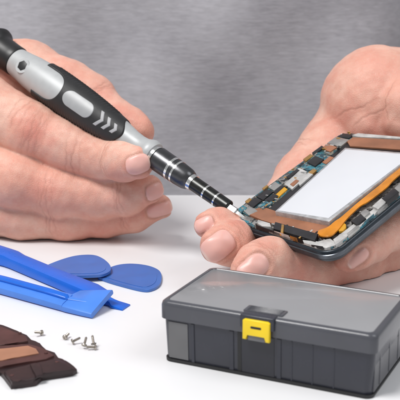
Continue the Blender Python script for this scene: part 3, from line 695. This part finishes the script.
def pick(name, px, lift, m, label, tilt=None, th=1.0, rim=False):
    pts = [T(x, y, lift*.001) for x, y in px]; c = sum(pts, Vector())/len(pts)
    t = thing('opening_pick', (c.x, c.y, 0), label, 'opening pick', 'flat blue opening picks')
    loc = catmull([((p.x-c.x)*1000, (p.y-c.y)*1000) for p in pts], 8)
    F = frame((c.x, c.y, 0), (1,0,0), (0,1,0), (0,0,1))
    zf = (lambda x, y: tilt[0]*x+tilt[1]*y) if tilt else None
    bm = bmesh.new(); prism(bm, loc, lift, lift+th, F, bev=.3, seg=3, zf=zf); b = link('pick_plate', bm, m, t, 35)
    b2 = [(x*.82, y*.82) for x, y in loc]
    bm = bmesh.new(); prism(bm, b2, lift+th-.25, lift+th+.14, F, bev=.12, seg=2, zf=zf); link('pick_face', bm, m, b, 35)
    return t
pick('a', [(98,278),(112,269),(128,266),(146,267.5),(158,272),(161.5,278),(160,286),(153,291),(143,292),(122,287),(104,281.5)], .1, M['bluepick'], 'blue opening pick lying flat under the edge of the other pick, beside the storage box')
pick('b', [(44,270),(56,263.5),(75,258),(92,257.2),(102,260.5),(109.5,267),(110.5,273),(103,277),(90,278),(72,278),(56,276)], 1.7, M['bluepick'], 'blue opening pick on top, its narrow end tucked behind the pry bars', tilt=(.012,.0))
# ------------------------------------------------------------------ dark phone module lying in the foreground
def tpoly(px, z, j=.3):                # outline on the table, its edges a little ragged
    o = []
    for i, (x, y) in enumerate(px):
        x2, y2 = px[(i+1) % len(px)]; n = max(1, int(math.hypot(x2-x, y2-y)/4.5))
        for k in range(n):
            t = k/n; p = T(x+(x2-x)*t+(random.uniform(-j, j) if k else 0), y+(y2-y)*t+(random.uniform(-j, j) if k else 0), z*.001); o.append((p.x*1000, p.y*1000))
    return o
mod = thing('phone_module', T(20,362), 'dark brown phone module with a copper pad, in the near left corner', 'phone part')
bm = bmesh.new(); prism(bm, tpoly([(-60,315),(-2,324),(8,326.5),(16,331),(27,334.5),(30,340),(40,342.5),(45,350),(55,352),(57,358),(66,360),(77,368.5),(73,371),(42,376),(36,381),(11,384.5),(6,378),(0,371),(-60,372)], 1.6), .0, 1.6, bev=.4); mb = link('module_body', bm, M['brown'], mod, 35)
bm = bmesh.new(); prism(bm, tpoly([(-60,318),(0,326),(16,332.5),(26,336),(28,340.5),(0,345),(-60,345)], 2.4), 1.4, 2.4, bev=.3); link('upper_cover', bm, M['brownmid'], mod, 35)
bm = bmesh.new(); prism(bm, tpoly([(-60,350),(30,344),(42,347.5),(54,355),(46,358.5),(-2,367),(-60,368)], 2.3), 1.4, 2.3, bev=.3); pf = link('pad_frame', bm, M['brownmid'], mod, 35)
bm = bmesh.new(); prism(bm, tpoly([(-50,352),(3,348.5),(28,345.5),(36,348.5),(39,353),(2,360),(-50,362)], 2.6), 2.2, 2.6, bev=.15); link('copper_pad', bm, M['copperpad'], pf, 35)
bm = bmesh.new(); prism(bm, tpoly([(4,371),(34,363),(58,359),(64,361.5),(74,368.5),(40,374),(32,379),(12,382)], 2.6), 1.3, 2.6, bev=.6, seg=3); link('end_block', bm, M['brown'], mod, 35)
bm = bmesh.new(); prism(bm, tpoly([(30,363.5),(40,362.5),(43,374),(36,375.5)], 3.2), 2.3, 3.2, bev=.35); link('clip', bm, M['brown'], mod, 35)
for x, y in ((46,353),(20,333.5),(57,362.5),(12,376)):
    p = T(x, y, .0024)*1000; bm = bmesh.new(); prism(bm, [(p.x+.6*math.cos(rad(30*k)), p.y+.6*math.sin(rad(30*k))) for k in range(12)], 1.5, 2.75, bev=.2); link('boss', bm, M['brownmid'], mod, 35)
# ------------------------------------------------------------------ loose screws
def screw_parts(label, loc):
    t = thing('loose_screw', loc, label, 'screw', 'tiny loose steel screws')
    F = Matrix.Translation(Vector(loc)) @ Matrix.Scale(.001, 4)
    bm = bmesh.new(); F2 = F @ Matrix.Translation((0,0,.75))
    pr = [(1.4,.55)]
    for k in range(12): pr += [(1.35-k*.26,.62 if k % 2 else .42)]
    pr += [(-2.0,.1)]
    lathe(bm, pr[::-1], F2, 14); link('shank', bm, M['screw'], t, 30)
    bm = bmesh.new(); lathe(bm, [(1.3,.4),(1.35,1.15),(1.8,1.2),(2.15,.9),(2.2,.45),(1.95,.42),(1.95,.05)], F2, 20); link('head', bm, M['screw'], t, 30)
    return t
spots = [(38,336.5,35,.3,'steel screw lying alone beside the dark phone module'),
         (67,338.5,250,.15,'steel screw at the end of the row, furthest from the others'),
         (77,344,200,.35,'tiny steel screw in the middle of the loose row of screws'),
         (86,347.5,250,.9,'tiny steel screw standing on its head, second from the storage box'),
         (92.5,346.5,300,1.25,'upright steel screw, closest of the scattered screws to the storage box'),
         (91,350,10,.1,'steel screw lying flat in front of the upright ones')]
scr0 = None
for x, y, rz, tl, lb in spots:
    p = T(x, y)
    if scr0 is None: scr0 = t = screw_parts(lb, p)
    else:
        t = scr0.copy(); COL.objects.link(t); t['label'] = lb
        for ch in list(scr0.children): c = ch.copy(); COL.objects.link(c); c.parent = t
    t.location = (p.x, p.y, .0022*max(0, math.sin(tl))+.0002); t.rotation_euler = (0, tl, rad(rz)); t.scale = (.76,.76,.76)
# ------------------------------------------------------------------ light
w = bpy.data.worlds.new('World'); S.world = w; w.use_nodes = True
bg = w.node_tree.nodes['Background']; bg.inputs[0].default_value = (.96,.98,1,1); bg.inputs[1].default_value = .42
def area(loc, aim, size, power, col):
    l = bpy.data.lights.new('softbox', 'AREA'); l.shape = 'DISK'; l.size = size; l.energy = power; l.color = col
    o = bpy.data.objects.new('softbox', l); COL.objects.link(o); o.location = loc
    o.rotation_euler = (Vector(aim)-Vector(loc)).to_track_quat('-Z', 'Y').to_euler()
area((-.45,.05,1.0), (0,.42,.03), .42, 11.8, (1,.985,.97))
area((.55,.10,.8), (.05,.42,.03), .5, 2.5, (.96,.98,1))
S.view_settings.view_transform = 'Standard'; S.view_settings.look = 'None'; S.view_settings.exposure = 0; S.view_settings.gamma = 1
